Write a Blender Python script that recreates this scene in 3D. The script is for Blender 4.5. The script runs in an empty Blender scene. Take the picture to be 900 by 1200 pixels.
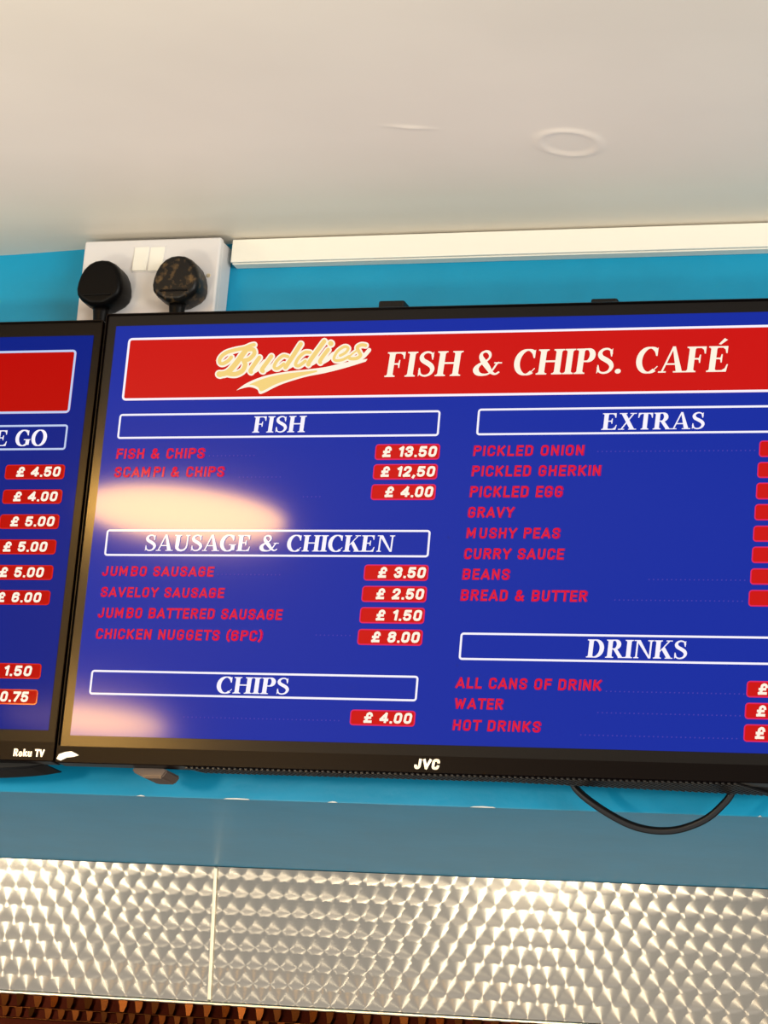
import bpy, bmesh, math, random
from mathutils import Vector
random.seed(4)
sc = bpy.context.scene
C = sc.collection

# ------------------------------------------------------------------ camera
EYE = 1.6                                   # camera height; heights "rel" below are above the eye
CAM = Vector((0, -2.4, EYE))
F = 3419.4                                  # focal length in pixels of a 900 x 1200 frame
RIGHT = Vector((.948408, .305703, .084069))
UP = Vector((.000281, -.265968, .963982))
FWD = Vector((-.317052, .914225, .252332))
cd = bpy.data.cameras.new('camera')
cam = bpy.data.objects.new('camera', cd)
C.objects.link(cam)
cd.lens = F / 1200 * 36
cd.sensor_width = 36
cd.clip_start = .05
m = cam.matrix_world.copy()
for i, v in enumerate((RIGHT, UP, -FWD, CAM)):
    for r in range(3):
        m[r][i] = v[r]
cam.matrix_world = m
sc.camera = cam

def at(x, y, Y=0.0):
    """photo pixel -> (X, Z) on the vertical plane at depth Y"""
    d = RIGHT * ((x - 450) / F) + UP * (-(y - 600) / F) + FWD
    t = (Y - CAM.y) / d.y
    p = CAM + d * t
    return p.x, p.z

# ------------------------------------------------------------------ light and exposure
sc.view_settings.view_transform = 'Standard'
sc.view_settings.look = 'None'
sc.view_settings.exposure = 0
sc.view_settings.gamma = 1
w = bpy.data.worlds.new('room_light')
sc.world = w
w.use_nodes = True
w.node_tree.nodes['Background'].inputs[0].default_value = (1, .965, .91, 1)
w.node_tree.nodes['Background'].inputs[1].default_value = .84

def fill_light(name, loc, aim, width, height, power):
    """added fill with no visible source: an upright area light facing the wall"""
    l = bpy.data.lights.new(name, 'AREA')
    l.shape = 'RECTANGLE'
    l.size = width
    l.size_y = height
    l.energy = power
    l.color = (1, .97, .91)
    o = bpy.data.objects.new(name, l)
    o.location = loc
    o.rotation_euler = (math.pi / 2, 0, math.atan2(aim[1] - loc[1], aim[0] - loc[0]) - math.pi / 2)
    C.objects.link(o)
fill_light('front_fill_light', (2.9, -3.6, EYE + .32), (-.8, 0), 2.2, 1.15, 132)  # unseen area light, added to brighten the teal wall from the front

def lamp(name, loc, power, radius, col):
    l = bpy.data.lights.new(name, 'POINT')
    l.energy = power
    l.shadow_soft_size = radius
    l.color = col
    o = bpy.data.objects.new(name, l)
    o.location = loc
    C.objects.link(o)
# two warm lamps of the serving counter, hanging left of the camera's view
lamp('counter_lamp', (-1.23, -.92, EYE + .33), 10.5, .05, (1, .88, .66))
lamp('counter_lamp', (-2.13, -.92, EYE + .33), 10.5, .05, (1, .88, .66))

# ------------------------------------------------------------------ materials
def rgb(r, g, b):
    f = lambda c: (c / 255 / 12.92) if c / 255 <= .04045 else ((c / 255 + .055) / 1.055) ** 2.4
    return (f(r), f(g), f(b), 1)

def mat(name, col, rough=.5, metal=0, spec=.5, emit=None, es=1, coat=0, coat_rough=.05, noise=0, nscale=20, bump=0, bscale=60):
    M = bpy.data.materials.new(name)
    M.use_nodes = True
    nt = M.node_tree
    b = nt.nodes['Principled BSDF']
    b.inputs['Base Color'].default_value = col
    b.inputs['Roughness'].default_value = rough
    b.inputs['Metallic'].default_value = metal
    b.inputs['Specular IOR Level'].default_value = spec
    b.inputs['Coat Weight'].default_value = coat
    b.inputs['Coat Roughness'].default_value = coat_rough
    if emit:
        b.inputs['Emission Color'].default_value = emit
        b.inputs['Emission Strength'].default_value = es
    if noise or bump:
        tc = nt.nodes.new('ShaderNodeTexCoord')
    if noise:
        n = nt.nodes.new('ShaderNodeTexNoise')
        n.inputs['Scale'].default_value = nscale
        n.inputs['Detail'].default_value = 5
        nt.links.new(tc.outputs['Object'], n.inputs['Vector'])
        r = nt.nodes.new('ShaderNodeMapRange')
        r.inputs[1].default_value = .3
        r.inputs[2].default_value = .7
        r.inputs[3].default_value = 1 - noise
        r.inputs[4].default_value = 1 + noise
        nt.links.new(n.outputs['Fac'], r.inputs[0])
        mx = nt.nodes.new('ShaderNodeVectorMath')
        mx.operation = 'SCALE'
        mx.inputs[0].default_value = col[:3]
        nt.links.new(r.outputs[0], mx.inputs['Scale'])
        nt.links.new(mx.outputs[0], b.inputs['Base Color'])
    if bump:
        n2 = nt.nodes.new('ShaderNodeTexNoise')
        n2.inputs['Scale'].default_value = bscale
        n2.inputs['Detail'].default_value = 4
        nt.links.new(tc.outputs['Object'], n2.inputs['Vector'])
        bp = nt.nodes.new('ShaderNodeBump')
        bp.inputs['Strength'].default_value = bump
        bp.inputs['Distance'].default_value = .002
        nt.links.new(n2.outputs['Fac'], bp.inputs['Height'])
        nt.links.new(bp.outputs[0], b.inputs['Normal'])
    return M

def screen_mat(name, col, es=1.0, coat=.30):
    """lit pixels behind the semi-gloss panel: black base, emission, soft and sharp gloss"""
    M_ = mat(name, (.0, .0, .0, 1), rough=.42, spec=.04, emit=col, es=es, coat=coat, coat_rough=.075)
    return M_

M = dict(
    ceiling=mat('ceiling_paint', rgb(234, 225, 209), .5, noise=.035, nscale=4, bump=.25, bscale=9),
    teal=mat('teal_gloss_paint', rgb(4, 148, 190), .38, spec=.4, noise=.06, nscale=14, bump=.12, bscale=120),
    soffit=mat('teal_soffit_paint', rgb(16, 146, 184), .34, spec=.7, noise=.06, nscale=14, bump=.1, bscale=50),
    white=mat('white_plastic', rgb(222, 218, 216), .3),
    switch=mat('switch_plastic', rgb(244, 240, 228), .25),
    trunk=mat('trunking_plastic', rgb(246, 242, 228), .35),
    black=mat('black_gloss_bezel', rgb(5, 1, 1), .3, spec=.10),
    margin=mat('black_glass_margin', rgb(4, 1, 1), .42, spec=.06, coat=.46, coat_rough=.16),
    margin_dull=mat('black_matt_margin', rgb(4, 1, 1), .42, spec=.10, coat=.10, coat_rough=.2),
    back=mat('black_matt_plastic', rgb(10, 9, 9), .5, spec=.3),
    mesh=mat('black_speaker_mesh', rgb(30, 26, 24), .35),
    plug=mat('black_rubber_plug', rgb(3, 2, 2), .42, spec=.12),
    cable=mat('black_cable', rgb(10, 9, 10), .35),
    tan=mat('tan_grey_plastic', rgb(84, 68, 58), .4),
    off_white=mat('off_white_matt', rgb(250, 246, 235), .6),
    logo=mat('printed_logo_glow', rgb(250, 240, 222), .4, emit=rgb(250, 238, 215), es=.35),  # white print with a faint glow added so it stays bright
    blue=screen_mat('screen_blue', rgb(0, 38, 160)),
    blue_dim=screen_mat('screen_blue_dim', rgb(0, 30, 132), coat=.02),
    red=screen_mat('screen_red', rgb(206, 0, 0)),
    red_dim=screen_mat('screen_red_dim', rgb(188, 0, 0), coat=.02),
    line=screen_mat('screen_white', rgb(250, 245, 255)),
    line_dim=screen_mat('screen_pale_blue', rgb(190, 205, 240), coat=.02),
    ivory=screen_mat('screen_ivory', rgb(255, 246, 226)),
    item=screen_mat('screen_item_red', rgb(226, 20, 52)),
    item_edge=screen_mat('screen_item_edge', rgb(170, 12, 100)),
    box_edge=screen_mat('screen_box_edge', rgb(226, 30, 90)),
    gold=screen_mat('screen_gold', rgb(246, 212, 128)),
    dot=screen_mat('screen_dots', rgb(70, 60, 170)),
    bronze=mat('bronze_tinted_steel', rgb(78, 40, 14), .25, metal=1, noise=.3, nscale=40),
    dark_steel=mat('dark_heat_stained_steel', rgb(34, 10, 5), .3, metal=1, noise=.3, nscale=20),
    lip=mat('steel_lip', rgb(250, 235, 205), .35, metal=1),
    lamp_body=mat('lamp_white', rgb(230, 228, 222), .4),
    lamp_glow=mat('lamp_glow', rgb(255, 230, 180), .5, emit=(1, .52, .11, 1), es=135),
)

def engine_turned():
    """stainless sheet with overlapping polished discs: anisotropic metal whose grooves circle each disc"""
    A = bpy.data.materials.new('engine_turned_steel')
    A.use_nodes = True
    nt = A.node_tree
    N, L = nt.nodes, nt.links
    b = N['Principled BSDF']
    tc = N.new('ShaderNodeTexCoord')
    sp = N.new('ShaderNodeSeparateXYZ')
    L.new(tc.outputs['Object'], sp.inputs[0])
    P, Q, R = .0198, .0190, .0150
    def mth(op, a, b_=None, c=None):
        n = N.new('ShaderNodeMath')
        n.operation = op
        for i, v in enumerate((a, b_, c)):
            if v is None:
                continue
            if hasattr(v, 'is_linked') or hasattr(v, 'links'):
                L.new(v, n.inputs[i])
            else:
                n.inputs[i].default_value = v
        return n.outputs[0]
    X, Z = sp.outputs[0], sp.outputs[2]
    row = mth('FLOOR', mth('DIVIDE', Z, Q))
    cur = None
    for dj in (1, 0, -1):                       # lower rows were stamped last
        rj = mth('ADD', row, dj)
        half = mth('MULTIPLY', mth('FLOORED_MODULO', rj, 2), .5)
        xs = mth('SUBTRACT', mth('DIVIDE', X, P), half)
        col = mth('FLOOR', xs)
        cz = mth('MULTIPLY', mth('ADD', rj, .5), Q)
        dz = mth('SUBTRACT', Z, cz)
        for di in (-1, 0, 1):
            cx = mth('MULTIPLY', mth('ADD', mth('ADD', mth('ADD', col, di), .5), half), P)
            dx = mth('SUBTRACT', X, cx)
            d2 = mth('ADD', mth('MULTIPLY', dx, dx), mth('MULTIPLY', dz, dz))
            inside = mth('LESS_THAN', d2, R * R)
            cmb = N.new('ShaderNodeCombineXYZ')
            L.new(dx, cmb.inputs[0]); L.new(dz, cmb.inputs[2])
            if cur is None:
                cur = cmb.outputs[0]
            else:
                mx = N.new('ShaderNodeMix')
                mx.data_type = 'VECTOR'
                L.new(inside, mx.inputs[0])
                L.new(cur, mx.inputs[4]); L.new(cmb.outputs[0], mx.inputs[5])
                cur = mx.outputs[1]
    # tangent = direction around the disc
    s2 = N.new('ShaderNodeSeparateXYZ')
    L.new(cur, s2.inputs[0])
    tg = N.new('ShaderNodeCombineXYZ')
    L.new(s2.outputs[0], tg.inputs[0])
    L.new(s2.outputs[2], tg.inputs[2])
    nm = N.new('ShaderNodeVectorMath')
    nm.operation = 'NORMALIZE'
    L.new(tg.outputs[0], nm.inputs[0])
    L.new(nm.outputs[0], b.inputs['Tangent'])
    b.inputs['Base Color'].default_value = rgb(172, 164, 152)
    b.inputs['Metallic'].default_value = 1
    b.inputs['Roughness'].default_value = .23
    b.inputs['Anisotropic'].default_value = .9
    return A
M['steel'] = engine_turned()

# ------------------------------------------------------------------ mesh helpers
def obj(name, bm, m, parent=None, smooth=False):
    me = bpy.data.meshes.new(name)
    if smooth:
        for f in bm.faces:
            f.smooth = True
    bm.to_mesh(me)
    bm.free()
    me.materials.append(m)
    o = bpy.data.objects.new(name, me)
    C.objects.link(o)
    if parent:
        o.parent = parent
    return o

def thing(name, label, cat, group=None, loc=(0, 0, 0)):
    o = bpy.data.objects.new(name, None)
    o.empty_display_size = .05
    o.location = loc
    C.objects.link(o)
    return tag(o, label, cat, group)

def tag(o, label, cat, group=None):
    o['label'] = label
    o['category'] = cat
    if group:
        o['group'] = group
    return o

def box(bm, x0, x1, y0, y1, z0, z1, bev=0, seg=2):
    vs = [bm.verts.new((x, y, z)) for x in (x0, x1) for y in (y0, y1) for z in (z0, z1)]
    fs = [bm.faces.new([vs[i] for i in q]) for q in ((0, 1, 3, 2), (4, 6, 7, 5), (0, 4, 5, 1), (2, 3, 7, 6), (0, 2, 6, 4), (1, 5, 7, 3))]
    if bev:
        es = list({e for f in fs for e in f.edges})
        bmesh.ops.bevel(bm, geom=es, offset=bev, segments=seg, affect='EDGES', profile=.5)
    return bm

def boxo(name, m, parent, *a, **k):
    bm = bmesh.new()
    box(bm, *a, **k)
    bmesh.ops.recalc_face_normals(bm, faces=bm.faces)
    return obj(name, bm, m, parent)

def prism(bm, pts, y0, y1):
    """outline in X,Z pushed from y0 (front) to y1"""
    a = [bm.verts.new((x, y0, z)) for x, z in pts]
    c = [bm.verts.new((x, y1, z)) for x, z in pts]
    bm.faces.new(a)
    bm.faces.new(c[::-1])
    n = len(pts)
    for i in range(n):
        bm.faces.new((a[i], c[i], c[(i + 1) % n], a[(i + 1) % n]))

def loft(bm, rings, cap=True):
    R = [[bm.verts.new(p) for p in r] for r in rings]
    n = len(R[0])
    for a, c in zip(R, R[1:]):
        for i in range(n):
            bm.faces.new((a[i], a[(i + 1) % n], c[(i + 1) % n], c[i]))
    if cap:
        bm.faces.new(R[0][::-1])
        bm.faces.new(R[-1])
    bmesh.ops.recalc_face_normals(bm, faces=bm.faces)

def spline(pts, n=8):
    P = [tuple(p) for p in pts]
    P = [P[0]] + P + [P[-1]]
    out = []
    for i in range(1, len(P) - 2):
        for k in range(n):
            t = k / n
            out.append(tuple(.5 * (2 * b + (c - a) * t + (2 * a - 5 * b + 4 * c - d) * t * t + (3 * b - a - 3 * c + d) * t ** 3)
                             for a, b, c, d in zip(P[i - 1], P[i], P[i + 1], P[i + 2])))
    out.append(P[-2])
    return out

def tube(pts, r, n=10):
    bm = bmesh.new()
    pts = [Vector(p) for p in pts]
    rings = []
    for i, p in enumerate(pts):
        t = (pts[min(i + 1, len(pts) - 1)] - pts[max(i - 1, 0)]).normalized()
        a = t.cross(Vector((0, 1, 0)))
        if a.length < .1:
            a = t.cross(Vector((1, 0, 0)))
        a.normalize()
        c = t.cross(a)
        rings.append([p + (a * math.cos(k * math.tau / n) + c * math.sin(k * math.tau / n)) * r for k in range(n)])
    loft(bm, rings)
    return bm

def flat(bm, pts, y):
    """one flat polygon facing the room"""
    vs = [bm.verts.new((x, y, z)) for x, z in pts]
    f = bm.faces.new(vs)
    f.normal_update()
    if f.normal.y > 0:
        f.normal_flip()
    return f

# ------------------------------------------------------------------ lettering
def ribbon(pts, width):
    """list of quads for a stroke; width is a function (direction, parameter) -> half width"""
    n = len(pts)
    L, R = [], []
    for i, p in enumerate(pts):
        a, c = pts[max(i - 1, 0)], pts[min(i + 1, n - 1)]
        dx, dy = c[0] - a[0], c[1] - a[1]
        d = math.hypot(dx, dy) or 1
        dx, dy = dx / d, dy / d
        h = width((dx, dy), i / (n - 1))
        L.append((p[0] - dy * h, p[1] + dx * h))
        R.append((p[0] + dy * h, p[1] - dx * h))
    return [[L[i], R[i], R[i + 1], L[i + 1]] for i in range(n - 1)]

def arc(cx, cy, rx, ry, a0, a1, n=20):
    return [(cx + rx * math.cos(math.radians(a0 + (a1 - a0) * i / n)), cy + ry * math.sin(math.radians(a0 + (a1 - a0) * i / n))) for i in range(n + 1)]

def disc(cx, cy, r, n=14):
    return [(cx + r * math.cos(i * math.tau / n), cy + r * math.sin(i * math.tau / n)) for i in range(n)]

TH, HL, SF = .185, .062, .052          # thick stem, hairline, serif thickness
def nib(d, t):
    return (HL + (TH - HL) * abs(d[1]) ** 1.3) / 2
def rect(x0, y0, x1, y1):
    return [(x0, y0), (x1, y0), (x1, y1), (x0, y1)]
def serif(x, top, wL=.075, wR=.075, w=TH):
    """bracketed slab serif under (or over) a stem whose left edge is x"""
    if top:
        return [rect(x - wL, 1 - SF, x + w + wR, 1), [(x - wL * .5, 1 - SF), (x, 1 - SF - .05), (x, 1 - SF)], [(x + w, 1 - SF), (x + w, 1 - SF - .05), (x + w + wR * .5, 1 - SF)]]
    return [rect(x - wL, 0, x + w + wR, SF), [(x - wL * .5, SF), (x, SF), (x, SF + .05)], [(x + w, SF), (x + w + wR * .5, SF), (x + w, SF + .05)]]
def stem(x, w=TH, wL=.075, wR=.075):
    return [rect(x, 0, x + w, 1)] + serif(x, 0, wL, wR, w) + serif(x, 1, wL, wR, w)
def diag(x0, y0, x1, y1, w):
    return [[(x0 - w / 2, y0), (x0 + w / 2, y0), (x1 + w / 2, y1), (x1 - w / 2, y1)]]

def glyph(c):
    """-> (advance, polygons) with cap height 1"""
    S = stem(.09)
    xr = .09 + TH
    topbar = [rect(.09, 1 - SF - .01, .60, 1), [(.60, 1), (.60, .72), (.565, .72), (.53, .87), (.44, 1 - SF)]]
    mid = [rect(xr, .49, .42, .49 + HL), [(.46, .36), (.46, .68), (.425, .68), (.405, .56), (.34, .515), (.405, .47), (.425, .36)]]
    if c == 'F': return .66, S + topbar + mid
    if c in 'EÉ':
        g = S + topbar + mid + [rect(.09, 0, .62, SF + .01), [(.62, 0), (.655, .29), (.62, .29), (.57, .13), (.46, SF)]]
        if c == 'É': g = g + [[(.30, 1.08), (.37, 1.06), (.56, 1.24), (.46, 1.31)]]
        return .72, g
    if c == 'I': return .36, S
    if c == 'H': return .84, S + stem(.58) + [rect(xr, .485, .58, .485 + HL + .01)]
    if c == 'N': return .84, [rect(.12, 0, .12 + HL + .01, 1), rect(.68, 0, .68 + HL + .01, 1)] + serif(.12, 0, w=HL) + serif(.66, 1, w=HL + .03) + [rect(.02, 1 - SF, .22, 1), [(.10, 1), (.27, 1), (.742, 0), (.66, 0)]]
    if c == 'T': return .68, [rect(.26, 0, .26 + TH, 1)] + serif(.26, 0) + [rect(.04, 1 - SF - .01, .645, 1), [(.04, 1), (.035, .70), (.07, .70), (.11, .88), (.2, .95)], [(.645, 1), (.65, .70), (.615, .70), (.575, .88), (.485, .95)]]
    if c == 'K': return .80, S + [[(xr, .36), (xr, .44), (.60, .97), (.67, .97)], rect(.50, 1 - SF, .76, 1), [(.32, .53), (.44, .66), (.76, .02), (.57, .02)], rect(.50, 0, .82, SF)]
    if c == 'X': return .78, [[(.08, .98), (.27, .98), (.70, .02), (.51, .02)], [(.10, .02), (.17, .02), (.65, .98), (.58, .98)], rect(.01, 1 - SF, .34, 1), rect(.46, 1 - SF, .74, 1), rect(.01, 0, .27, SF), rect(.44, 0, .78, SF)]
    if c == 'A': return .80, [[(.08, .02), (.14, .02), (.43, 1.02), (.36, 1.0)], [(.355, 1.02), (.45, 1.02), (.74, .02), (.55, .02)], rect(.20, .30, .56, .30 + HL), rect(0, 0, .24, SF), rect(.46, 0, .82, SF)]
    if c == 'P' or c == 'R':
        p = [(xr - .02, .975)] + arc(.36, .735, .175, .24, 90, -90, 16) + [(xr - .02, .495)]
        g = S + ribbon(p, nib)
        if c == 'P': return .64, g
        return .78, g + [[(.30, .50), (.46, .52), (.74, .02), (.56, .02)], rect(.54, 0, .82, SF)]
    if c == 'D': return .80, S + ribbon([(xr - .02, .97)] + arc(.34, .5, .30, .47, 90, -90, 22) + [(xr - .02, .03)], nib)
    if c == 'O': return .82, ribbon(arc(.41, .5, .30, .49, 0, 360, 36), nib)
    if c == 'C': return .74, ribbon(arc(.42, .5, .31, .49, 52, 308, 28), nib) + [[(.66, 1.0), (.66, .66), (.62, .66), (.56, .84), (.60, .92)], [(.585, .07), (.585, .13), (.69, .27), (.71, .24)]]
    if c == 'G': return .82, ribbon(arc(.42, .5, .31, .49, 52, 300, 28), nib) + [[(.67, 1.0), (.67, .66), (.63, .66), (.57, .84), (.61, .92)], rect(.56, .06, .56 + TH, .42), rect(.46, .42 - SF, .79, .42), [(.52, .03), (.56, .02), (.72, .09), (.60, .14)]]
    if c == 'U': return .82, [rect(.11, .3, .11 + TH, 1), rect(.64, .3, .64 + HL, 1)] + serif(.11, 1) + serif(.64, 1, w=HL) + ribbon([(.195, .34), (.205, .18), (.29, .06), (.42, .025), (.56, .07), (.645, .2), (.665, .34)], lambda d, t: (TH * (1 - t) + HL * t) / 2)
    if c == 'S':
        p = spline([(.49, .76), (.46, .90), (.33, .975), (.19, .93), (.125, .80), (.18, .65), (.33, .54), (.47, .42), (.53, .26), (.46, .09), (.31, .025), (.17, .08), (.10, .25)], 5)
        return .62, ribbon(p, lambda d, t: (.062 + .115 * math.exp(-((t - .5) / .23) ** 2)) / 2) + [[(.51, 1.0), (.51, .67), (.475, .67), (.43, .86), (.47, .92)], [(.085, 0), (.085, .34), (.12, .34), (.17, .13), (.13, .07)]]
    if c == '&':
        p = spline([(.86, .52), (.78, .44), (.68, .22), (.55, .06), (.36, .03), (.20, .10), (.14, .27), (.24, .44), (.44, .58), (.54, .74), (.50, .90), (.39, .965), (.27, .90), (.25, .76), (.34, .58), (.50, .34), (.64, .13), (.78, .05), (.90, .14)], 5)
        return .98, ribbon(p, lambda d, t: (HL + (.125) * (math.exp(-((t - .31) / .08) ** 2) + math.exp(-((t - .80) / .10) ** 2) + .35 * math.exp(-((t - .57) / .06) ** 2))) / 2) + [rect(.70, .52 - SF, .95, .52)]
    if c == '.': return .30, [disc(.13, .085, .095)]
    return .34, []

def serif_text(name, s, X0, X1, Z0, cap, y, m, parent, shear=.05, track=.0):
    """upright roman capitals between X0 and X1, baseline Z0"""
    adv = sum(glyph(c)[0] + track for c in s)
    k = (X1 - X0) / adv
    bm = bmesh.new()
    x = 0
    for c in s:
        a, polys = glyph(c)
        for p in polys:
            q = [(X0 + (x + u) * k + (v - .4) * shear * cap, Z0 + v * cap) for u, v in p]
            try:
                flat(bm, q, y)
            except ValueError:
                pass
        x += a + track
    return obj(name, bm, m, parent)

def sans_glyph(c):
    """-> (advance, centre lines) of a condensed grotesque, cap height 1"""
    a, b = .10, .46                    # left and right stem centres
    lo, hi, md = .09, .91, .51
    W = b + .20
    U = [(a, hi), (a, .28), (a + .05, lo + .03), ((a + b) / 2, lo - .01), (b - .05, lo + .03), (b, .28), (b, hi)]
    Cc = [(b, .72), (b, .76), (b - .05, hi - .03), ((a + b) / 2, hi + .01), (a + .05, hi - .03), (a, .76), (a, .24), (a + .05, lo + .03), ((a + b) / 2, lo - .01), (b - .05, lo + .03), (b, .24), (b, .28)]
    Oc = [(a, .26), (a, .74), (a + .05, hi - .03), ((a + b) / 2, hi + .01), (b - .05, hi - .03), (b, .74), (b, .26), (b - .05, lo + .03), ((a + b) / 2, lo - .01), (a + .05, lo + .03), (a, .26)]
    Ss = [(b, .70), (b, .78), (b - .06, hi - .02), ((a + b) / 2, hi + .01), (a + .05, hi - .03), (a, .76), (a, .68), (a + .06, .58), (b - .06, .43), (b, .33), (b, .24), (b - .05, lo + .03), ((a + b) / 2, lo - .01), (a + .05, lo + .03), (a, .22), (a, .31)]
    up = [(a, hi), (b - .10, hi), (b, hi - .09), (b, md + .10), (b - .10, md + .01), (a, md + .01)]
    low = [(a, md), (b - .09, md), (b, md - .10), (b, lo + .09), (b - .10, lo), (a, lo)]
    st = [(a, lo - .0), (a, hi + .0)]
    G = {
        'A': (W + .03, [[(.06, lo), (.295, hi)], [(.295, hi), (.53, lo)], [(.16, .30), (.43, .30)]]),
        'B': (W, [st, up, low]), 'C': (W - .02, [Cc]),
        'D': (W, [st, [(a, hi), (b - .11, hi), (b, hi - .12), (b, lo + .12), (b - .11, lo), (a, lo)]]),
        'E': (W - .08, [st, [(a, hi), (b - .04, hi)], [(a, md), (b - .07, md)], [(a, lo), (b - .04, lo)]]),
        'F': (W - .10, [st, [(a, hi), (b - .04, hi)], [(a, md), (b - .07, md)]]),
        'G': (W, [Cc[:-1] + [(b, .46), (b - .15, .46)]]),
        'H': (W, [st, [(b, lo), (b, hi)], [(a, md), (b, md)]]), 'I': (.28, [st]),
        'J': (W - .10, [[(a - .05, .30), (a - .05, .20), (a + .02, lo + .01), (a + .12, lo), (a + .21, .17), (a + .23, .28), (a + .23, hi)]]),
        'K': (W, [st, [(a, .38), (b, hi)], [(.22, .55), (b + .01, lo)]]),
        'L': (W - .10, [st, [(a, lo), (b - .04, lo)]]),
        'M': (W + .20, [st, [(a, hi), (.33, .30)], [(.33, .30), (.56, hi)], [(.56, lo), (.56, hi)]]),
        'N': (W, [st, [(a, hi), (b, lo)], [(b, lo), (b, hi)]]), 'O': (W, [Oc]),
        'P': (W - .03, [st, up]), 'R': (W, [st, up, [(.28, md), (b + .01, lo)]]), 'S': (W - .02, [Ss]),
        'T': (W - .06, [[(.04, hi), (.50, hi)], [(.27, lo), (.27, hi)]]), 'U': (W, [U]),
        'V': (W, [[(.06, hi), (.28, lo)], [(.28, lo), (.50, hi)]]),
        'W': (W + .22, [[(.06, hi), (.20, lo)], [(.20, lo), (.36, .80)], [(.36, .80), (.52, lo)], [(.52, lo), (.66, hi)]]),
        'Y': (W, [[(.06, hi), (.28, .46)], [(.50, hi), (.28, .46)], [(.28, .46), (.28, lo)]]),
        '&': (W + .10, [[(.56, lo), (.20, .60), (.16, .76), (.22, hi - .02), (.30, hi), (.37, hi - .04), (.39, .76), (.32, .62), (.16, .46), (.10, .32), (.12, .17), (.22, lo), (.34, lo + .02), (.46, .20), (.54, .44)]]),
        '(': (.34, [[(.24, 1.02), (.12, .80), (.10, .50), (.12, .20), (.24, -.02)]]), ')': (.34, [[(.06, 1.02), (.18, .80), (.20, .50), (.18, .20), (.06, -.02)]]),
        '0': (W, [Oc]), '1': (.42, [[(.24, lo), (.24, hi)], [(.24, hi), (.08, .76)]]),
        '2': (W, [[(a, .68), (a, .78), (a + .06, hi - .02), (.28, hi + .01), (b - .05, hi - .03), (b, .76), (b, .64), (b - .06, .50), (a, lo)], [(a, lo), (b, lo)]]),
        '3': (W, [[(a, .74), (a + .06, hi - .02), (.28, hi + .01), (b - .05, hi - .03), (b, .76), (b, .64), (b - .10, .53), (.26, .52)], [(.26, .52), (b - .10, .50), (b, .38), (b, .24), (b - .05, lo + .03), (.28, lo - .01), (a + .06, lo + .02), (a, .26)]]),
        '4': (W + .03, [[(.40, lo), (.40, hi)], [(.40, hi), (.08, .34)], [(.08, .30), (.53, .30)]]),
        '5': (W, [[(b - .02, hi), (a + .02, hi), (a, .52), (.24, .60), (b - .08, .56), (b, .44), (b, .24), (b - .05, lo + .03), (.28, lo - .01), (a + .05, lo + .03), (a, .24)]]),
        '6': (W, [[(b, .74), (b - .05, hi - .03), (.28, hi + .01), (a + .05, hi - .03), (a, .74), (a, .26), (a + .05, lo + .03), (.28, lo - .01), (b - .05, lo + .03), (b, .24), (b, .40), (b - .06, .53), (.26, .56), (a, .44)]]),
        '7': (W - .04, [[(.06, hi), (.50, hi)], [(.48, hi), (.22, lo)]]),
        '8': (W, [[(.28, .54), (a + .05, .58), (a, .68), (a, .78), (a + .06, hi - .02), (.28, hi + .01), (b - .06, hi - .02), (b, .78), (b, .68), (b - .05, .58), (.28, .54)], [(.28, .54), (a + .04, .48), (a, .36), (a, .22), (a + .06, lo + .02), (.28, lo - .01), (b - .06, lo + .02), (b, .22), (b, .36), (b - .04, .48), (.28, .54)]]),
        '£': (W + .06, [[(b + .02, .70), (b, .80), (b - .06, hi - .02), (.30, hi + .01), (.20, .82), (.19, .64), (.22, .42), (.18, .20), (.10, lo)], [(.08, lo), (b + .04, lo)], [(.08, .48), (.42, .48)]]),
        '.': (.26, [[(.11, .05), (.11, .07)]]), ',': (.26, [[(.12, .06), (.07, -.10)]]),
        ' ': (.34, []),
        'o': (W - .04, [[(a, .24), (a + .06, .09), (.27, .05), (.40, .12), (.44, .28), (.40, .50), (.27, .58), (a + .06, .52), (a, .36), (a, .24)]]),
        'k': (W - .06, [st, [(a, .25), (.42, .60)], [(.20, .36), (.44, lo)]]),
        'u': (W - .04, [[(a, .60), (a, .22), (a + .06, .09), (.26, .07), (.42, .20)], [(.42, .60), (.42, lo)]]),
    }
    return G[c]

def sans_text(name, s, X0, X1, Z0, cap, y, m, parent, w=.18, shear=.05, track=.0, square=False):
    adv = sum(sans_glyph(c)[0] + track for c in s) - .12
    k = (X1 - X0) / adv
    bm = bmesh.new()
    x = -.02
    def place(u, v):
        return X0 + (x + u) * k + v * cap * shear, Z0 + v * cap
    kx = cap / k                     # keeps stroke thickness even when the face is squeezed
    for c in s:
        a, lines = sans_glyph(c)
        for ln in lines:
            P = [place(*p) for p in ln]
            h = w * cap / 2
            for e, f_ in ((0, 1), (-1, -2)):                  # square ends
                dx, dz = P[e][0] - P[f_][0], P[e][1] - P[f_][1]
                L_ = math.hypot(dx, dz) or 1
                P[e] = (P[e][0] + dx / L_ * h * .8, P[e][1] + dz / L_ * h * .8)
            for p, q in zip(P, P[1:]):
                dx, dz = q[0] - p[0], q[1] - p[1]
                L_ = math.hypot(dx, dz) or 1
                nx_, nz_ = -dz / L_ * h, dx / L_ * h
                flat(bm, [(p[0] + nx_, p[1] + nz_), (p[0] - nx_, p[1] - nz_), (q[0] - nx_, q[1] - nz_), (q[0] + nx_, q[1] + nz_)], y)
            for p in P[1:-1]:
                flat(bm, disc(p[0], p[1], h, 8), y)
        x += a + track
    return obj(name, bm, m, parent)

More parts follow.
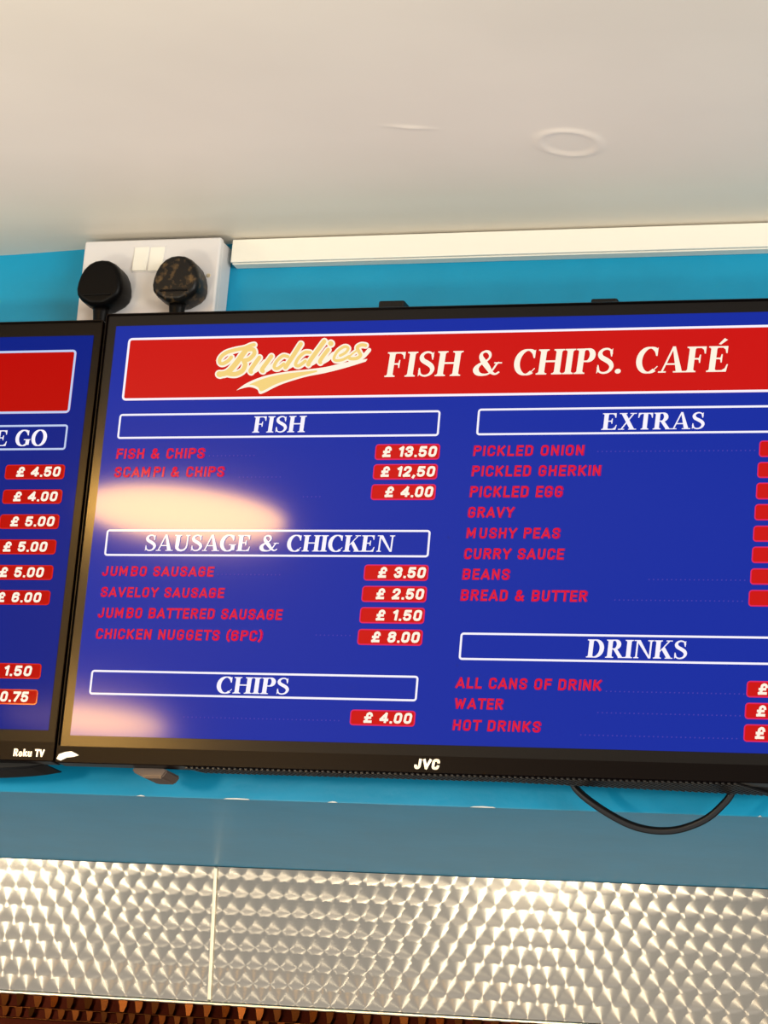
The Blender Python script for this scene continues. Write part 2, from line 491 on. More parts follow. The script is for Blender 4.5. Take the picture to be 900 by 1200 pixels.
def round_rect(X0, X1, Z0, Z1, r, n=4):
    out = []
    for cx, cz, a in ((X1 - r, Z1 - r, 0), (X0 + r, Z1 - r, 90), (X0 + r, Z0 + r, 180), (X1 - r, Z0 + r, 270)):
        for i in range(n + 1):
            t = math.radians(a + 90 * i / n)
            out.append((cx + r * math.cos(t), cz + r * math.sin(t)))
    return out

def panel(name, X0, X1, Z0, Z1, r, y, m, parent):
    bm = bmesh.new()
    flat(bm, round_rect(X0, X1, Z0, Z1, r), y)
    return obj(name, bm, m, parent)

def outline(name, X0, X1, Z0, Z1, r, t, y, m, parent):
    bm = bmesh.new()
    A = round_rect(X0, X1, Z0, Z1, r)
    B = round_rect(X0 + t, X1 - t, Z0 + t, Z1 - t, max(r - t, .0004))
    n = len(A)
    for i in range(n):
        flat(bm, [A[i], A[(i + 1) % n], B[(i + 1) % n], B[i]], y)
    return obj(name, bm, m, parent)

# ------------------------------------------------------------------ the setting
H = lambda z: EYE + z
WALL_Y, STEEL_Y = .10, .545
TILT = .13                                 # the steel sheets lean: the foot sits further back
FOOT_Y = STEEL_Y + .0195
Z_CEIL, Z_SOFFIT = H(.9625), H(.4138)

def struct(o, label=None):
    o['kind'] = 'structure'
    return o
# ceiling: plaster sheet with the shallow round patch
bm = bmesh.new()
nx, ny = 150, 110
x0, x1, y0, y1 = -2.2, .5, -1.0, .12
bcx, bcy = at(667, 166, -.20)[0], 0
# the patch lies where the ray through its centre meets the ceiling
d = RIGHT * ((667 - 450) / F) + UP * (-(166 - 600) / F) + FWD
tt = (Z_CEIL - CAM.z) / d.z
pc = CAM + d * tt
d2 = RIGHT * ((480 - 450) / F) + UP * (-(149 - 600) / F) + FWD
pr = CAM + d2 * ((Z_CEIL - CAM.z) / d2.z)
grid = []
def ceil_z(x, y):
    r = math.hypot((x - pc.x), (y - pc.y) * .95)
    z = -.0016 * math.exp(-((r - .026) / .0045) ** 2) - .0006 * math.exp(-(r / .05) ** 2)
    rx, ry = x - pr.x, y - pr.y
    z -= .0012 * math.exp(-((ry - .25 * rx) / .004) ** 2) * math.exp(-(rx / .016) ** 2)
    z -= .0012 * math.sin(x * 5.1 + 1) * math.sin(y * 6.3) * (1 - math.exp(-((y - .1) / .12) ** 2))
    k_ = min(max((-1.19 - x) / .1, 0), 1)
    z -= (.0045 * k_) * math.exp(-((y - .12) / .12) ** 2)      # plaster sags a little over the left set
    return z
fine = [x0 + (x1 - x0) * i / nx for i in range(nx + 1)]
fx = sorted(set([round(v, 5) for v in fine] + [round(pc.x + (i - 24) * .003, 5) for i in range(49)] + [round(pr.x + (i - 12) * .003, 5) for i in range(25)]))
fiy = sorted(set([round(y0 + (y1 - y0) * i / ny, 5) for i in range(ny + 1)] + [round(pc.y + (i - 24) * .003, 5) for i in range(49)] + [round(pr.y + (i - 12) * .0015, 5) for i in range(25)]))
for yy in fiy:
    grid.append([bm.verts.new((xx, yy, Z_CEIL + ceil_z(xx, yy))) for xx in fx])
for j in range(len(fiy) - 1):
    for i in range(len(fx) - 1):
        bm.faces.new((grid[j][i], grid[j + 1][i], grid[j + 1][i + 1], grid[j][i + 1]))
# the rest of the ceiling around it
def quad(bm, a, b_, c, d_):
    bm.faces.new([bm.verts.new(p) for p in (a, b_, c, d_)])
X0c, X1c, Y0c = -4.2, 2.4, -4.2
zc = Z_CEIL
quad(bm, (X0c, Y0c, zc), (X0c, y1, zc), (x0, y1, zc), (x0, Y0c, zc))
quad(bm, (x1, Y0c, zc), (x1, y1, zc), (X1c, y1, zc), (X1c, Y0c, zc))
quad(bm, (x0, Y0c, zc), (x0, y0, zc), (x1, y0, zc), (x1, Y0c, zc))
struct(obj('ceiling', bm, M['ceiling'], smooth=True))

# upper wall (bulkhead) carrying the screens, its painted underside, and the wall behind the steel
struct(boxo('wall_back', M['teal'], None, -3.6, 2.0, WALL_Y, .62, Z_SOFFIT + .0012, Z_CEIL + .05))
struct(boxo('trim_1', M['soffit'], None, -3.6, 2.0, WALL_Y, .56, Z_SOFFIT, Z_SOFFIT + .0012))
struct(boxo('wall_back_lower', M['dark_steel'], None, -3.6, 2.0, FOOT_Y + .006, .64, H(-1.6), Z_SOFFIT))

# small pale marks along the lower edge of the teal wall
for a, b_, y in ((160, 170, 934.2), (262, 293, 937.7), (384, 396, 940.2), (551, 581, 945.4), (888, 893, 955)):
    X0, Z = at(a, y, WALL_Y)
    X1, _ = at(b_, y, WALL_Y)
    bm = bmesh.new()
    z = Z_SOFFIT
    pts = [(X0, z), (X1, z), (X1 - .002, z + .0008), ((X0 + X1) / 2, z + .0012), (X0 + .003, z + .0008)]
    prism(bm, pts, WALL_Y - .0006, WALL_Y + .001)
    bmesh.ops.recalc_face_normals(bm, faces=bm.faces)
    o = obj('edge_mark', bm, M['off_white'])
    o.parent = bpy.data.objects['wall_back']

# ------------------------------------------------------------------ engine-turned steel panels
seam = at(250, 1050, STEEL_Y)[0]
ZS0 = H(.2686)
t = thing('steel_splashback', 'engine-turned stainless steel splashback panel left of the vertical joint strip', 'splashback', 'steel panels under the soffit', (-2.0, STEEL_Y, ZS0))
def steel_sheet(par, xa, xb):
    o = boxo('sheet', M['steel'], None, xa, xb, 0, .0035, ZS0 - Z_SOFFIT, -.0008)
    o.location = (0, STEEL_Y, Z_SOFFIT)
    o.rotation_euler.x = TILT
    o.parent = par
    o.matrix_parent_inverse = par.matrix_basis.inverted()
    return o
steel_sheet(t, -3.2, seam)
t = thing('steel_splashback', 'engine-turned stainless steel splashback panel right of the vertical joint strip', 'splashback', 'steel panels under the soffit', (0, STEEL_Y, ZS0))
steel_sheet(t, seam + .0005, 1.8)
js = boxo('joint_strip', M['lip'], None, -.0022, .0022, -.0025, -.0001, ZS0 - Z_SOFFIT + .001, -.0015, bev=.001)
js.location = (seam, STEEL_Y, Z_SOFFIT)
js.rotation_euler.x = TILT
tag(js, 'narrow bright steel strip covering the upright joint between the panels', 'trim strip')

# bronze-brown ribbed moulding below the steel
rt = thing('ribbed_moulding', 'dark bronze ribbed metal moulding with amber glints under the steel panels', 'moulding', None, (-1.4, FOOT_Y - .01, ZS0 - .03))
def kid(o):
    o.parent = rt
    o.matrix_parent_inverse = rt.matrix_basis.inverted()
    return o
kid(boxo('lip', M['lip'], None, -3.2, 1.8, FOOT_Y - .007, FOOT_Y - .0002, ZS0 - .003, ZS0, bev=.0008))
kid(boxo('backing', M['dark_steel'], None, -3.2, 1.8, FOOT_Y - .0035, FOOT_Y - .0005, ZS0 - .05, ZS0 - .0032))
for rrow, (zt, hgt, pitch) in enumerate(((ZS0 - .0036, .0125, .0202), (ZS0 - .0172, .0105, .0172))):
    first = None
    k = 0
    x = -1.52
    while x < -.72:
        if first is None:
            bm = bmesh.new()
            wdt = pitch * .40
            prism(bm, [(-wdt * .62, 0), (wdt * .62, 0), (wdt * .55, -hgt * .5), (wdt * .25, -hgt), (-wdt * .25, -hgt), (-wdt * .4, -hgt * .5)], -.005, 0)
            bmesh.ops.recalc_face_normals(bm, faces=bm.faces)
            o = first = obj('rib', bm, M['bronze'])
        else:
            o = first.copy()
            C.objects.link(o)
        o.location = (x + random.uniform(-.001, .001), FOOT_Y - .0034, zt)
        o.rotation_euler = (random.uniform(-.15, .1), 0, random.uniform(-.25, .25))
        kid(o)
        x += pitch
        k += 1
for zz in (ZS0 - .0167, ZS0 - .0285):
    kid(boxo('ridge', M['bronze'], None, -3.2, 1.8, FOOT_Y - .008, FOOT_Y - .003, zz - .0012, zz, bev=.0005))

# ------------------------------------------------------------------ trunking
X0, _ = at(272, 295, WALL_Y - .016)
zt = Z_CEIL - .0015
tk = thing('cable_trunking', 'white plastic cable trunking along the top of the teal wall', 'trunking', None, (X0, WALL_Y, zt - .025))
def kidof(p, o):
    o.parent = p
    o.matrix_parent_inverse = p.matrix_basis.inverted()
    return o
kidof(tk, boxo('trunking_base', M['trunk'], None, X0, 1.9, WALL_Y - .0125, WALL_Y - .0002, zt - .0245, zt - .001, bev=.0006))
kidof(tk, boxo('trunking_lid', M['trunk'], None, X0 - .0006, 1.9, WALL_Y - .0165, WALL_Y - .0127, zt - .0235, zt, bev=.0010))

# ------------------------------------------------------------------ double socket
SY = WALL_Y - .035
sx0, _ = at(99.6, 283, SY)
sx1, _ = at(259.7, 276, SY)
sz1 = H(.9570)
sz0 = sz1 - .086
so = thing('double_socket', 'white double wall socket on a raised back box beside the trunking', 'socket', None, ((sx0 + sx1) / 2, WALL_Y, sz0))
kidof(so, boxo('back_box', M['white'], None, sx0 + .0012, sx1 - .0012, SY + .009, WALL_Y - .0003, sz0 + .001, sz1 - .001, bev=.002))
kidof(so, boxo('faceplate', M['white'], None, sx0, sx1, SY, SY + .0088, sz0, sz1, bev=.0022, seg=3))
for a, b_ in ((158.5, 172), (177, 190.5)):
    xa, za = at(a, 290, SY)
    xb, zb = at(b_, 318, SY)
    kidof(so, boxo('switch_surround', M['white'], None, xa - .0009, xb + .0009, SY - .0006, SY + .002, zb - .001, za + .001, bev=.0003))
    bm = bmesh.new()
    box(bm, xa, xb, SY - .003, SY + .002, zb, za, bev=.0007)
    for v in bm.verts:
        if v.co.y < SY and v.co.z > (za + zb) / 2:
            v.co.y += .002
    kidof(so, obj('rocker_switch', bm, M['switch']))
xa, za = at(244.5, 323, SY)
bm = bmesh.new()
loft(bm, [[(xa + .0021 * math.cos(k * math.tau / 12), yy, za + .0021 * math.sin(k * math.tau / 12)) for k in range(12)] for yy in (SY + .001, SY - .0008)])
kidof(so, obj('screw_cap', bm, M['lip'], smooth=False))

# ------------------------------------------------------------------ plugs
def plug(px, pyc, label):
    fy = SY - .029
    cx, cz = at(px, pyc, fy)
    base = (cx, SY, cz)
    p = thing('mains_plug', label, 'plug', 'black plugs in the white socket', base)
    half = [(0, 25.2), (7, 24.4), (13, 21.4), (18, 16.2), (21.4, 9.6), (23.4, 2), (24, -5), (22.6, -11), (18.5, -15.6), (12.5, -19), (8, -21.4), (4, -22)]
    out = half + [(-a, c) for a, c in reversed(half)][:-1]
    def ring(s, y):
        return [(cx + a * .001 * s, y, cz + c * .001 * s + (1 - s) * .002) for a, c in out]
    bm = bmesh.new()
    loft(bm, [ring(.97, SY - .0006), ring(1.0, SY - .004), ring(1.0, SY - .022), ring(.965, SY - .0265), ring(.89, SY - .0288), ring(.80, SY - .0294)])
    for f in bm.faces:
        f.smooth = len(f.verts) == 4
    b = kidof(p, obj('plug_body', bm, M['plug']))
    # finger-grip shoulder line near the cable end
    bm = bmesh.new()
    box(bm, cx - .0145, cx + .0145, SY - .0306, SY - .027, cz - .0125, cz - .0105, bev=.0008)
    kidof(p, obj('grip_ridge', bm, M['plug']))
    # strain relief and flex
    bm = bmesh.new()
    rr = []
    for z, r in ((-.019, .0088), (-.026, .0080), (-.034, .0070), (-.040, .0060)):
        rr.append([(cx + r * math.cos(k * math.tau / 16), SY - .016 + r * .8 * math.sin(k * math.tau / 16), cz + z) for k in range(16)])
    loft(bm, rr)
    kidof(p, obj('strain_relief', bm, M['plug'], smooth=True))
    pts = spline([(cx, SY - .016, cz - .038), (cx + .001, SY - .012, cz - .060), (cx + .006, SY + .005, cz - .085), (cx + .012, SY + .012, cz - .13)], 6)
    kidof(p, obj('flex', tube(pts, .0042, 12), M['cable'], smooth=True))
    return p
p1 = plug(115.5, 332, 'plain black mains plug in the left-hand outlet of the white socket')
p2 = plug(204.8, 327, 'dusty, scuffed black mains plug in the right-hand outlet of the white socket')
# dusty specks on the second plug
pm = mat('dusty_plug', rgb(16, 13, 10), .42, spec=.3)
nt = pm.node_tree
tc = nt.nodes.new('ShaderNodeTexCoord'); n1 = nt.nodes.new('ShaderNodeTexNoise'); rp = nt.nodes.new('ShaderNodeValToRGB')
n1.inputs['Scale'].default_value = 160; n1.inputs['Detail'].default_value = 6
rp.color_ramp.elements[0].position = .52; rp.color_ramp.elements[0].color = rgb(7, 5, 4)
rp.color_ramp.elements[1].position = .74; rp.color_ramp.elements[1].color = rgb(96, 74, 44)
nt.links.new(tc.outputs['Object'], n1.inputs['Vector']); nt.links.new(n1.outputs['Fac'], rp.inputs[0]); nt.links.new(rp.outputs[0], nt.nodes['Principled BSDF'].inputs['Base Color'])
for ch in p2.children:
    if ch.name.startswith('plug_body'):
        ch.data.materials[0] = pm

# ------------------------------------------------------------------ televisions
def tv_body(tv, XL, XR, ZB, ZT, bl, br, bb, bt, glass_b, prof, tone):
    """outer frame XL..XR, ZB..ZT; lit area bl..br, bb..bt; glass_b = lower rim of the glass; prof = underside depth profile"""
    bm = bmesh.new()
    A = round_rect(XL, XR, ZB, ZT, .003)
    g0, g1, gb, gt = XL + .0016, XR - .0016, glass_b, ZT - .0016
    # rim: thin raised frame around the glass, and the taller chin under it
    n = len(A)
    B = round_rect(g0, g1, gb, gt, .0016)
    fr, bk = -.0022, .016
    Ra = [bm.verts.new((x, fr + .0012, z)) for x, z in A]
    Rc = [bm.verts.new((x, bk, z)) for x, z in A]
    inner = [(x * .9985 + .0015 * (XL + XR) / 2, z) for x, z in A]
    Rf = [bm.verts.new((min(max(x, XL + .0006), XR - .0006), fr, min(max(z, ZB + .0006), ZT - .0006))) for x, z in A]
    Rb = [bm.verts.new((x, fr, z)) for x, z in B]
    Rd = [bm.verts.new((x, .002, z)) for x, z in B]
    for i in range(n):
        j = (i + 1) % n
        for P_, Q_ in ((Rc, Ra), (Ra, Rf), (Rf, Rb), (Rb, Rd)):
            bm.faces.new((P_[i], P_[j], Q_[j], Q_[i]))
    bm.faces.new(Rc)
    bmesh.ops.recalc_face_normals(bm, faces=bm.faces)
    obj('frame', bm, M['black'], tv)
    obj_glass = panel('glass_margin', g0 + .0001, g1 - .0001, gb + .0001, gt - .0001, .001, .0003, M['margin' if tone == 'blue' else 'margin_dull'], tv)
    # back housing: plan profile (X, depth), lower hump thicker than the top
    bm = bmesh.new()
    bot = [(XL + .01, .0165)] + prof + [(XR - .01, .0165)]
    rows = []
    for z, s in ((ZB + .0008, 1.0), (ZB + .11, 1.0), (ZB + .20, .62), (ZT - .05, .45), (ZT - .012, .2)):
        rows.append([(x, .0165 + (d_ - .0165) * s, z) for x, d_ in bot])
    R = [[bm.verts.new(p) for p in r] for r in rows]
    k = len(bot)
    for a, c in zip(R, R[1:]):
        for i in range(k - 1):
            bm.faces.new((a[i], a[i + 1], c[i + 1], c[i]))
        bm.faces.new((a[k - 1], a[0], c[0], c[k - 1]))
    bm.faces.new(R[0]); bm.faces.new(R[-1][::-1])
    bmesh.ops.recalc_face_normals(bm, faces=bm.faces)
    obj('back_housing', bm, M['back'], tv)
    s = panel('screen', bl, br, bb, bt, .0006, 0.0, M[tone], tv)
    return s

T1 = thing('television', 'large wall-mounted menu television with fish, sausage, chips, extras and drinks price lists', 'television', 'menu televisions on the teal wall')
XL1, XR1, ZB1, ZT1 = -1.1268, -.4035, H(.4255), H(.8572)
scr = tv_body(T1, XL1, XR1, ZB1, ZT1, -1.1155, -.4152, H(.4512), H(.8448), H(.4408),
              [(-1.0, .022), (-.85, .024), (-.72, .028), (-.60, .042), (-.50, .055), (-.44, .05)], 'blue')
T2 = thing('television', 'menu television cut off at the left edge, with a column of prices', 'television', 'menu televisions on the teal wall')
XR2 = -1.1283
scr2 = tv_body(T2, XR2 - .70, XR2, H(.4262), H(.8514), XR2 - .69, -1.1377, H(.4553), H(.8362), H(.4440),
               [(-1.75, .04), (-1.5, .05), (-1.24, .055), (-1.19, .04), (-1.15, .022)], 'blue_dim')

LY = [-.0004, -.0008, -.0012, -.0016]
def spx(x, y):
    return at(x, y, 0)
def banner(name, xl, xr, zt_, zb_, fill, parent, edge, t=.0022, r=.004, y=LY[0]):
    panel(name, xl, xr, zb_, zt_, r, y, fill, parent)
    outline(name + '_border', xl, xr, zb_, zt_, r, t, y - .0004, edge, parent)

# --- right-hand television's picture
bl, zt_ = spx(151, 396.5); _, zb_ = spx(143.5, 469.8)
banner('title_banner', bl, -.4275, zt_, zb_, M['red'], scr, M['line'])
def head(name, xl_px, y_t, y_b, X1, s, tx0, tx1, ty_t, ty_b, em='line'):
    xa, za = spx(xl_px, y_t); _, zb2 = spx(xl_px, y_b)
    outline(name, xa, X1, zb2, za, .003, .0019, LY[0], M[em], scr)
    tm = (tx0 + tx1) / 2
    _, z1 = spx(tm, ty_t); _, z0 = spx(tm, ty_b); a2, _ = spx(tx0, ty_b); b2, _ = spx(tx1, ty_b)
    serif_text(name + '_text', s, a2 - .001, b2 + .001, z0, z1 - z0, LY[1], M['line'], scr)
cR = spx(515.5, 495)[0]
head('fish_heading', 140.5, 485.3, 514.5, cR, 'FISH', 297, 356.5, 488, 507)
head('sausage_heading', 125.5, 620.5, 651.5, cR, 'SAUSAGE & CHICKEN', 169.5, 460.5, 627.3, 646.3)
head('chips_heading', 107.5, 785, 814, cR, 'CHIPS', 254, 338, 794, 813.3)
head('extras_heading', 560.5, 479.1, 510.3, -.4275, 'EXTRAS', 706, 825, 484, 503.5)
head('drinks_heading', 540, 741.3, 773.4, -.4275, 'DRINKS', 688, 804.5, 750.3, 771.6)
a, z0 = spx(451, 442.3); b_, _ = spx(855.5, 437); _, z1 = spx(455, 413.3)
serif_text('title_text', 'FISH & CHIPS. CAFÉ', a, b_, z0, z1 - z0, LY[2], M['ivory'], scr, shear=.07)

items = [('FISH & CHIPS', 136.4, 239, 526, 538), ('SCAMPI & CHIPS', 134, 262, 547.5, 559.5),
         ('JUMBO SAUSAGE', 120.6, 249.7, 663.5, 675), ('SAVELOY SAUSAGE', 118.1, 262, 688, 699.6),
         ('JUMBO BATTERED SAUSAGE', 115.7, 330, 712, 724), ('CHICKEN NUGGETS (6PC)', 112.3, 306.4, 736.6, 748.7),
         ('PICKLED ONION', 554.7, 684, 522.5, 534.7), ('PICKLED GHERKIN', 552.9, 703.6, 546, 558.5),
         ('PICKLED EGG', 550.7, 659, 570, 583), ('GRAVY', 548.4, 601.5, 594.3, 606.8),
         ('MUSHY PEAS', 546.7, 655.6, 618.7, 631), ('CURRY SAUCE', 544, 660, 642.7, 655.3),
         ('BEANS', 542, 596.5, 666.7, 679.3), ('BREAD & BUTTER', 540, 687.6, 691, 704),
         ('ALL CANS OF DRINK', 534.7, 704.4, 793.7, 806.5), ('WATER', 533.3, 589, 818, 830.7), ('HOT DRINKS', 530.7, 633, 843.3, 856)]
for s, xa, xb, yt, yb in items:
    A_, z0 = spx(xa, yb); B_, _ = spx(xb, yb); _, z1 = spx(xa, yt)
    e = .0006
    sans_text('item_text_edge', s, A_ - e, B_ + e, z0, z1 - z0, LY[0], M['item_edge'], scr, w=.235)
    sans_text('item_text', s, A_, B_, z0, z1 - z0, LY[1], M['item'], scr, w=.15)

def price(s, xl, xr, yt, yb, tx0, tx1, par, fill, edge, both=True):
    A_, z1 = spx(xl, yt); _, z0 = spx(xl, yb)
    B_ = spx(xr, yb)[0] if xr else A_ + .073
    panel('price_box', A_, B_, z0, z1, .003, LY[0], fill, par)
    outline('price_box_border', A_, B_, z0, z1, .003, .0011, LY[1], edge, par)
    if s:
        h = z1 - z0
        a_ = spx(tx0, yb)[0]; c_ = spx(tx1, yb)[0]
        sans_text('price_text', s, a_, c_, z0 + h * .19, h * .64, LY[2], M['ivory'], par, w=.25, shear=.13)
for s, xl, xr, yt, yb, a_, c_ in (
        ('£ 13.50', 440.7, 514.9, 520.9, 539.2, 448, 511), ('£ 12,50', 438.4, 512.2, 544.3, 562.3, 446, 509), ('£ 4.00', 436, 510, 567.8, 586.2, 450.7, 506.7),
        ('£ 3.50', 427.7, 501.5, 661.8, 680.5, 442.8, 498), ('£ 2.50', 425.2, 499.6, 686.8, 705.5, 440.4, 496), ('£ 1.50', 422.8, 497.1, 711.7, 730.4, 440.4, 493.6),
        ('£ 8.00', 420.3, 494.7, 737.2, 755.9, 435, 491), ('£ 4.00', 411.4, 486.2, 831.6, 850, 426, 482)):
    price(s, xl, xr, yt, yb, a_, c_, scr, M['red'], M['box_edge'])
for xl, yt, yb in ((890.3, 516.7, 535.8), (888.3, 541.8, 560.3), (886.8, 566, 585.4), (885, 591, 610), (883.3, 616.3, 635), (881.8, 640.8, 660), (880, 666.3, 685.2), (878, 691.5, 710.8)):
    price('', xl, None, yt, yb, 0, 0, scr, M['red'], M['box_edge'])
for xl, yt, yb in ((875.6, 798, 817.3), (873.7, 823.6, 842.8), (872.3, 848.8, 869.3)):
    price('£', xl, None, yt, yb, xl + 12.5, xl + 24, scr, M['red'], M['box_edge'])
# faint dotted leaders, far too many dots to count
bm = bmesh.new()
for y, xa, xb in ((535, 245, 300), (560, 280, 330), (583, 355, 375), (674, 255, 330), (745, 370, 410), (841, 215, 400), (704, 720, 872), (680, 760, 876), (811, 710, 872), (836, 700, 870), (862, 680, 865), (530, 700, 885)):
    A_, z = spx(xa, y); B_, _ = spx(xb, y)
    x = A_
    while x < B_:
        flat(bm, [(x, z), (x + .0011, z), (x + .0011, z + .0011), (x, z + .0011)], LY[0])
        x += .0040
o = obj('leader_dots', bm, M['dot'], scr)
o['kind'] = 'stuff'

# --- script logo
A_ = lambda *p: [(245 + x / 9, 390 + y / 9) for x, y in p]
strokes = [
    (A_((240, 262), (205, 300), (150, 330), (118, 318), (122, 272), (180, 218), (280, 185), (380, 165), (440, 140), (480, 130)), 3.3),
    (A_((400, 175), (350, 245), (290, 325), (225, 400), (175, 432), (120, 440)), 4.3),
    (A_((420, 180), (470, 180), (482, 225), (430, 280), (375, 298)), 3.6),
    (A_((370, 298), (385, 340), (360, 400), (300, 435), (245, 440), (190, 430)), 3.9),
    (A_((112, 440), (122, 442)), 4.7),
    (A_((535, 265), (485, 335), (442, 400), (448, 418)), 3.6), (A_((450, 425), (520, 380), (590, 305)), 1.8),
    (A_((662, 252), (605, 330), (562, 392), (572, 408)), 3.6), (A_((575, 412), (640, 375), (700, 320)), 1.8),
    ([(338, 418.5), (332, 417.5), (325, 423.5), (321.8, 430.5), (326, 432.3), (333, 427)], 3.1),
    ([(353, 403.5), (345, 416), (337, 428), (335, 431)], 3.7), ([(335.5, 431.5), (341, 429), (347, 424)], 1.8),
    ([(364, 413.5), (357.5, 413.6), (350.3, 420), (346.8, 427.6), (351, 429), (358.3, 423.6)], 3.1),
    ([(380.5, 400.5), (371, 413.3), (363, 424.6), (361.8, 427.6)], 3.7), ([(362.5, 428), (369, 424.5), (374, 420)], 1.8),
    ([(385, 410.2), (379.3, 417.6), (375.6, 423.4), (375.8, 425.2)], 3.5), ([(376, 426), (384, 421.5), (391, 415)], 1.8),
    ([(388, 402.9), (388.3, 403.1)], 4.3),
    ([(399, 417.3), (405.5, 413.6), (408.6, 408.6), (404, 406.8), (396, 412.2), (391.8, 420.2), (394.5, 423), (402, 422), (409.7, 418)], 2.8),
    ([(429, 405.2), (423.7, 404.8), (419.2, 407.8), (421.5, 413.3), (423, 417), (418.6, 420.4), (411.5, 420.8), (409, 419)], 3.2),
    ([(409.7, 418.4), (414, 414.6), (419, 411)], 2.2),
    ([(419, 421.6), (426, 418.2), (433, 410.4)], 1.7),
]
for nm, grow, mm, y in (('logo_outline', .75, M['ivory'], LY[1]), ('logo_fill', -1.15, M['gold'], LY[2])):
    bm = bmesh.new()
    for pts, hw in strokes:
        h = hw + grow
        if h < 1.0:
            continue
        sp_ = spline(pts, 7)
        for q in ribbon(sp_, lambda d_, t_: h * .98):
            try:
                flat(bm, [spx(*p) for p in q], y)
            except ValueError:
                pass
        for e in sp_:
            flat(bm, [spx(*p) for p in disc(e[0], e[1], h * .97, 12)], y)
    top = [(277.5, 457.6), (290, 449), (310, 441), (335, 436), (358.3, 433.4), (381.7, 430.4), (405, 425), (431, 420.8)]
    bot = [(429, 424), (405, 431.4), (381.7, 437.3), (358.3, 442), (335, 449), (322.8, 454), (306, 462), (301.7, 456.7), (292.8, 453.9), (282.8, 455.9), (277.5, 457.8)]
    if grow < 0:
        top = [(293, 450.8), (312, 443.3), (335, 438.4), (358.3, 435.8), (372, 434.4)]
        bot = [(372, 436.4), (357, 440.2), (334, 447), (321, 452), (307, 459), (303, 454.6), (298, 452), (293, 451.4)]
    ring = spline(top, 6) + spline(bot, 6)
    vs = [bm.verts.new((spx(*p)[0], y, spx(*p)[1])) for p in ring]
    es = [bm.edges.new((vs[i], vs[(i + 1) % len(vs)])) for i in range(len(vs))]
    bmesh.ops.triangle_fill(bm, edges=es, use_beauty=True)
    for f in bm.faces:
        f.normal_update()
        if f.normal.y > 0:
            f.normal_flip()
    obj(nm, bm, mm, scr)

# --- left-hand television's picture
xr_, zt_ = spx(90.5, 410); _, zb_ = spx(83, 484.3)
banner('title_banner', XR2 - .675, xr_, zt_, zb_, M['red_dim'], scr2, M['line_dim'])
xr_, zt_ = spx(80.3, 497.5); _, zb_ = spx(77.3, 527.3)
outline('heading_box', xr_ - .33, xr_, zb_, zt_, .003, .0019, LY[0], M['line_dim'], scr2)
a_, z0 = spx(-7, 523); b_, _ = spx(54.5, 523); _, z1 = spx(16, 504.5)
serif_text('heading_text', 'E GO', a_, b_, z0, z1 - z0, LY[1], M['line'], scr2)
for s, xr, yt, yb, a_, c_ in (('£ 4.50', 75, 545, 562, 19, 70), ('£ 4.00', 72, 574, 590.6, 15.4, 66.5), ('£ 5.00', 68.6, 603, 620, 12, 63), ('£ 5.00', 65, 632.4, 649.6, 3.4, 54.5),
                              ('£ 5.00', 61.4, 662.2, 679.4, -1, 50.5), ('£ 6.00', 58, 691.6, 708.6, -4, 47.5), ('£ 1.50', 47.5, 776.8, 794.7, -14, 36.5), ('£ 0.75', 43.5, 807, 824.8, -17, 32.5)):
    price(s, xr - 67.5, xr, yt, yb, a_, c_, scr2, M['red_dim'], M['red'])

# maker's marks on the chins
a_, z0 = spx(487, 901.3); b_, _ = spx(515, 901.3); _, z1 = spx(487, 890)
sans_text('maker_logo', 'JVC', a_, b_, z0, z1 - z0, -.0027, M['logo'], T1, w=.28, shear=.10)
a_, z0 = spx(17, 886.6); b_, _ = spx(52.5, 886.6); _, z1 = spx(17, 878)
sans_text('maker_logo', 'Roku TV', a_, b_, z0, z1 - z0, -.0027, M['logo'], T2, w=.24, shear=.03)

# slanted ribs of the grille under the right-hand television
bm = bmesh.new()
x = -1.0
i = 0
while x < -.497:
    dpt = .024 if x < -.72 else .024 + (x + .72) / .22 * .030
    z = ZB1 + .0005
    p = [(x, .001), (x + .0022, .001), (x + .0022 + dpt * .45, dpt), (x + dpt * .45, dpt)]
    lo = [bm.verts.new((a_, b_, z - .0018)) for a_, b_ in p]
    hi = [bm.verts.new((a_, b_, z)) for a_, b_ in p]
    bm.faces.new(lo); bm.faces.new(hi[::-1])
    for k in range(4):
        bm.faces.new((lo[k], hi[k], hi[(k + 1) % 4], lo[(k + 1) % 4]))
    x += .0052
bmesh.ops.recalc_face_normals(bm, faces=bm.faces)
o = obj('grille', bm, M['mesh'], T1)
o['kind'] = 'stuff'
o['label'] = 'slanted black ribs of the underside grille'

# receiver box under the frame at the left
xa, za = at(158, 897, .02)
xb, zb = at(205, 914, .02)
bm = bmesh.new()
zt_ = ZB1 - .0002
xb -= .008
xa += .001
pr_ = [(xa, zt_), (xb, zt_), (xb + .003, zt_ - .002), (xb - .002, zt_ - .009), (xa + .013, zt_ - .009), (xa + .001, zt_ - .004)]
prism(bm, pr_, .012, .045)
bmesh.ops.recalc_face_normals(bm, faces=bm.faces)
bmesh.ops.bevel(bm, geom=list(bm.edges), offset=.0012, segments=2, affect='EDGES')
obj('sensor_box', bm, M['tan'], T1)

# rounded speaker bulge below the left television
bm = bmesh.new()
rr = []
for k in range(17):
    u = k / 16
    x = -1.36 + u * .215
    dz = .009 * math.sin(math.pi * u) ** .6 if 0 < u < 1 else 0
    rr.append([(x, yy, H(.4262) + zz) for yy, zz in ((.012, .001), (.012, -dz * .7), (.016, -dz - .0002), (.05, -dz - .0002), (.054, -dz * .7), (.054, .001))])
loft(bm, rr)
obj('speaker_bulge', bm, M['back'], T2)

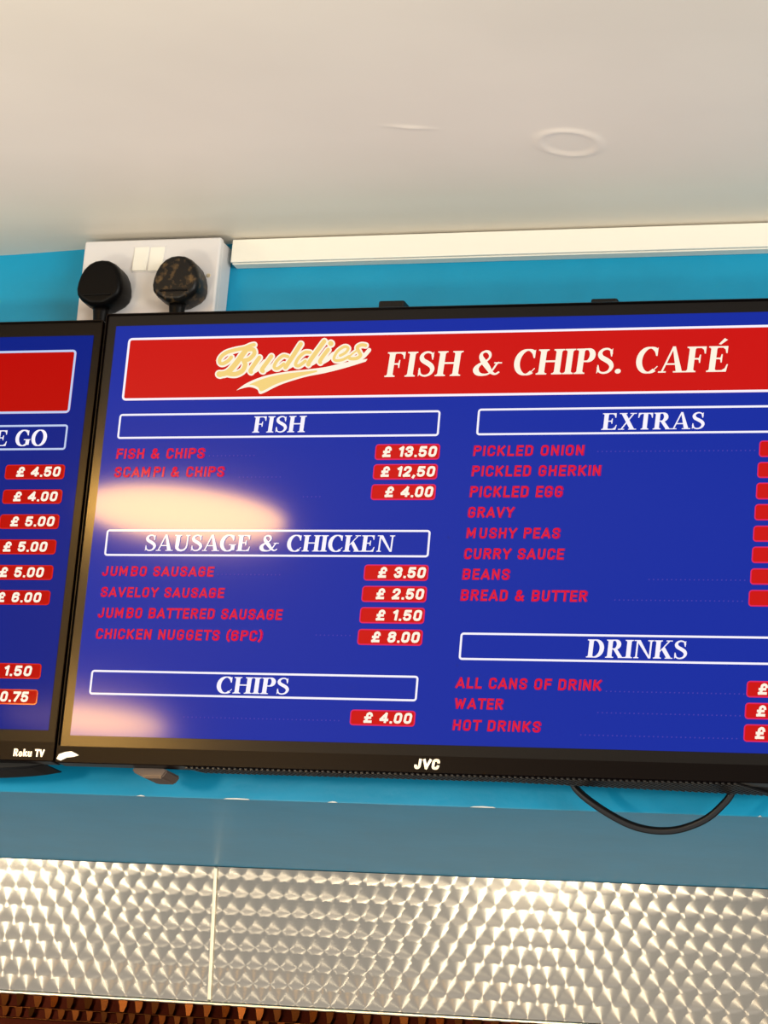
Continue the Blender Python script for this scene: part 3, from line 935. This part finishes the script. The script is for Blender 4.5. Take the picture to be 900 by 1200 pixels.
# scrap of pale tape on the corner between the two sets
xa, za = at(66, 887, -.004)
bm = bmesh.new()
sh = [(0, -.003), (.002, .0012), (.008, .0034), (.014, .0042), (.0185, .0024), (.0215, .0008), (.0165, -.0008), (.010, -.0016), (.004, -.0046)]
prism(bm, [(xa + a_, za + c_ + .0015) for a_, c_ in sh], -.0034, -.0024)
bmesh.ops.recalc_face_normals(bm, faces=bm.faces)
tag(obj('tape_scrap', bm, M['off_white']), 'torn scrap of cream tape on the bottom corner where the two televisions meet', 'tape')

# wall bracket with the two hooks showing over the set
wb = thing('wall_bracket', 'black steel bracket behind the large menu television, two hooks showing above it', 'bracket', None, (-.77, WALL_Y, H(.60)))
kidof(wb, boxo('rail', M['back'], None, -1.0, -.52, .088, WALL_Y - .0003, H(.70), H(.75), bev=.001))
for a_, b_ in ((443.5, 474), (692, 723.5)):
    yb = .062
    X0, z = at(a_, 352.5, yb)
    X1, _ = at(b_, 352.5, yb)
    z = at(a_, 352 if a_ < 500 else 349.5, yb)[1]
    kidof(wb, boxo('hook_arm', M['back'], None, X0, X1, yb, yb + .024, H(.56), z, bev=.002))

# hanging loop of aerial cable
P3 = lambda x, y, yy: (at(x, y, yy)[0], yy, at(x, y, yy)[1])
pts = spline([P3(668, 905, .058), P3(675, 924, .060), P3(700, 945, .062), P3(735, 965, .066), P3(765, 973, .068), P3(795, 972, .068), P3(825, 961, .066), P3(845, 945, .064), P3(858, 928, .062), P3(862, 905, .058)], 7)
tag(obj('aerial_cable', tube(pts, .0034, 12), M['cable'], smooth=True), 'thin black cable hanging in a loop below the large menu television', 'cable')

# ------------------------------------------------------------------ round ceiling lamps (seen mirrored in the screens)
for cx, cy, r, lab in ((-1.47, -1.03, .135, 'round warm ceiling lamp whose glow mirrors beside the fish prices'), (-2.24, -2.47, .15, 'round warm ceiling lamp whose glow mirrors under the chips heading')):
    t = thing('ceiling_lamp', lab, 'lamp', 'round ceiling lamps', (cx, cy, Z_CEIL))
    bm = bmesh.new()
    loft(bm, [[(cx + rr_ * math.cos(k * math.tau / 48), cy + rr_ * math.sin(k * math.tau / 48), Z_CEIL + dz) for k in range(48)] for rr_, dz in ((r + .012, -.0015), (r + .012, -.014), (r + .006, -.018), (r + .001, -.018))])
    kidof(t, obj('lamp_rim', bm, M['lamp_body']))
    bm = bmesh.new()
    loft(bm, [[(cx + rr_ * math.cos(k * math.tau / 48), cy + rr_ * math.sin(k * math.tau / 48), Z_CEIL + dz) for k in range(48)] for rr_, dz in ((r, -.0182), (r * .97, -.021), (r * .8, -.0225))])
    kidof(t, obj('lamp_diffuser', bm, M['lamp_glow']))
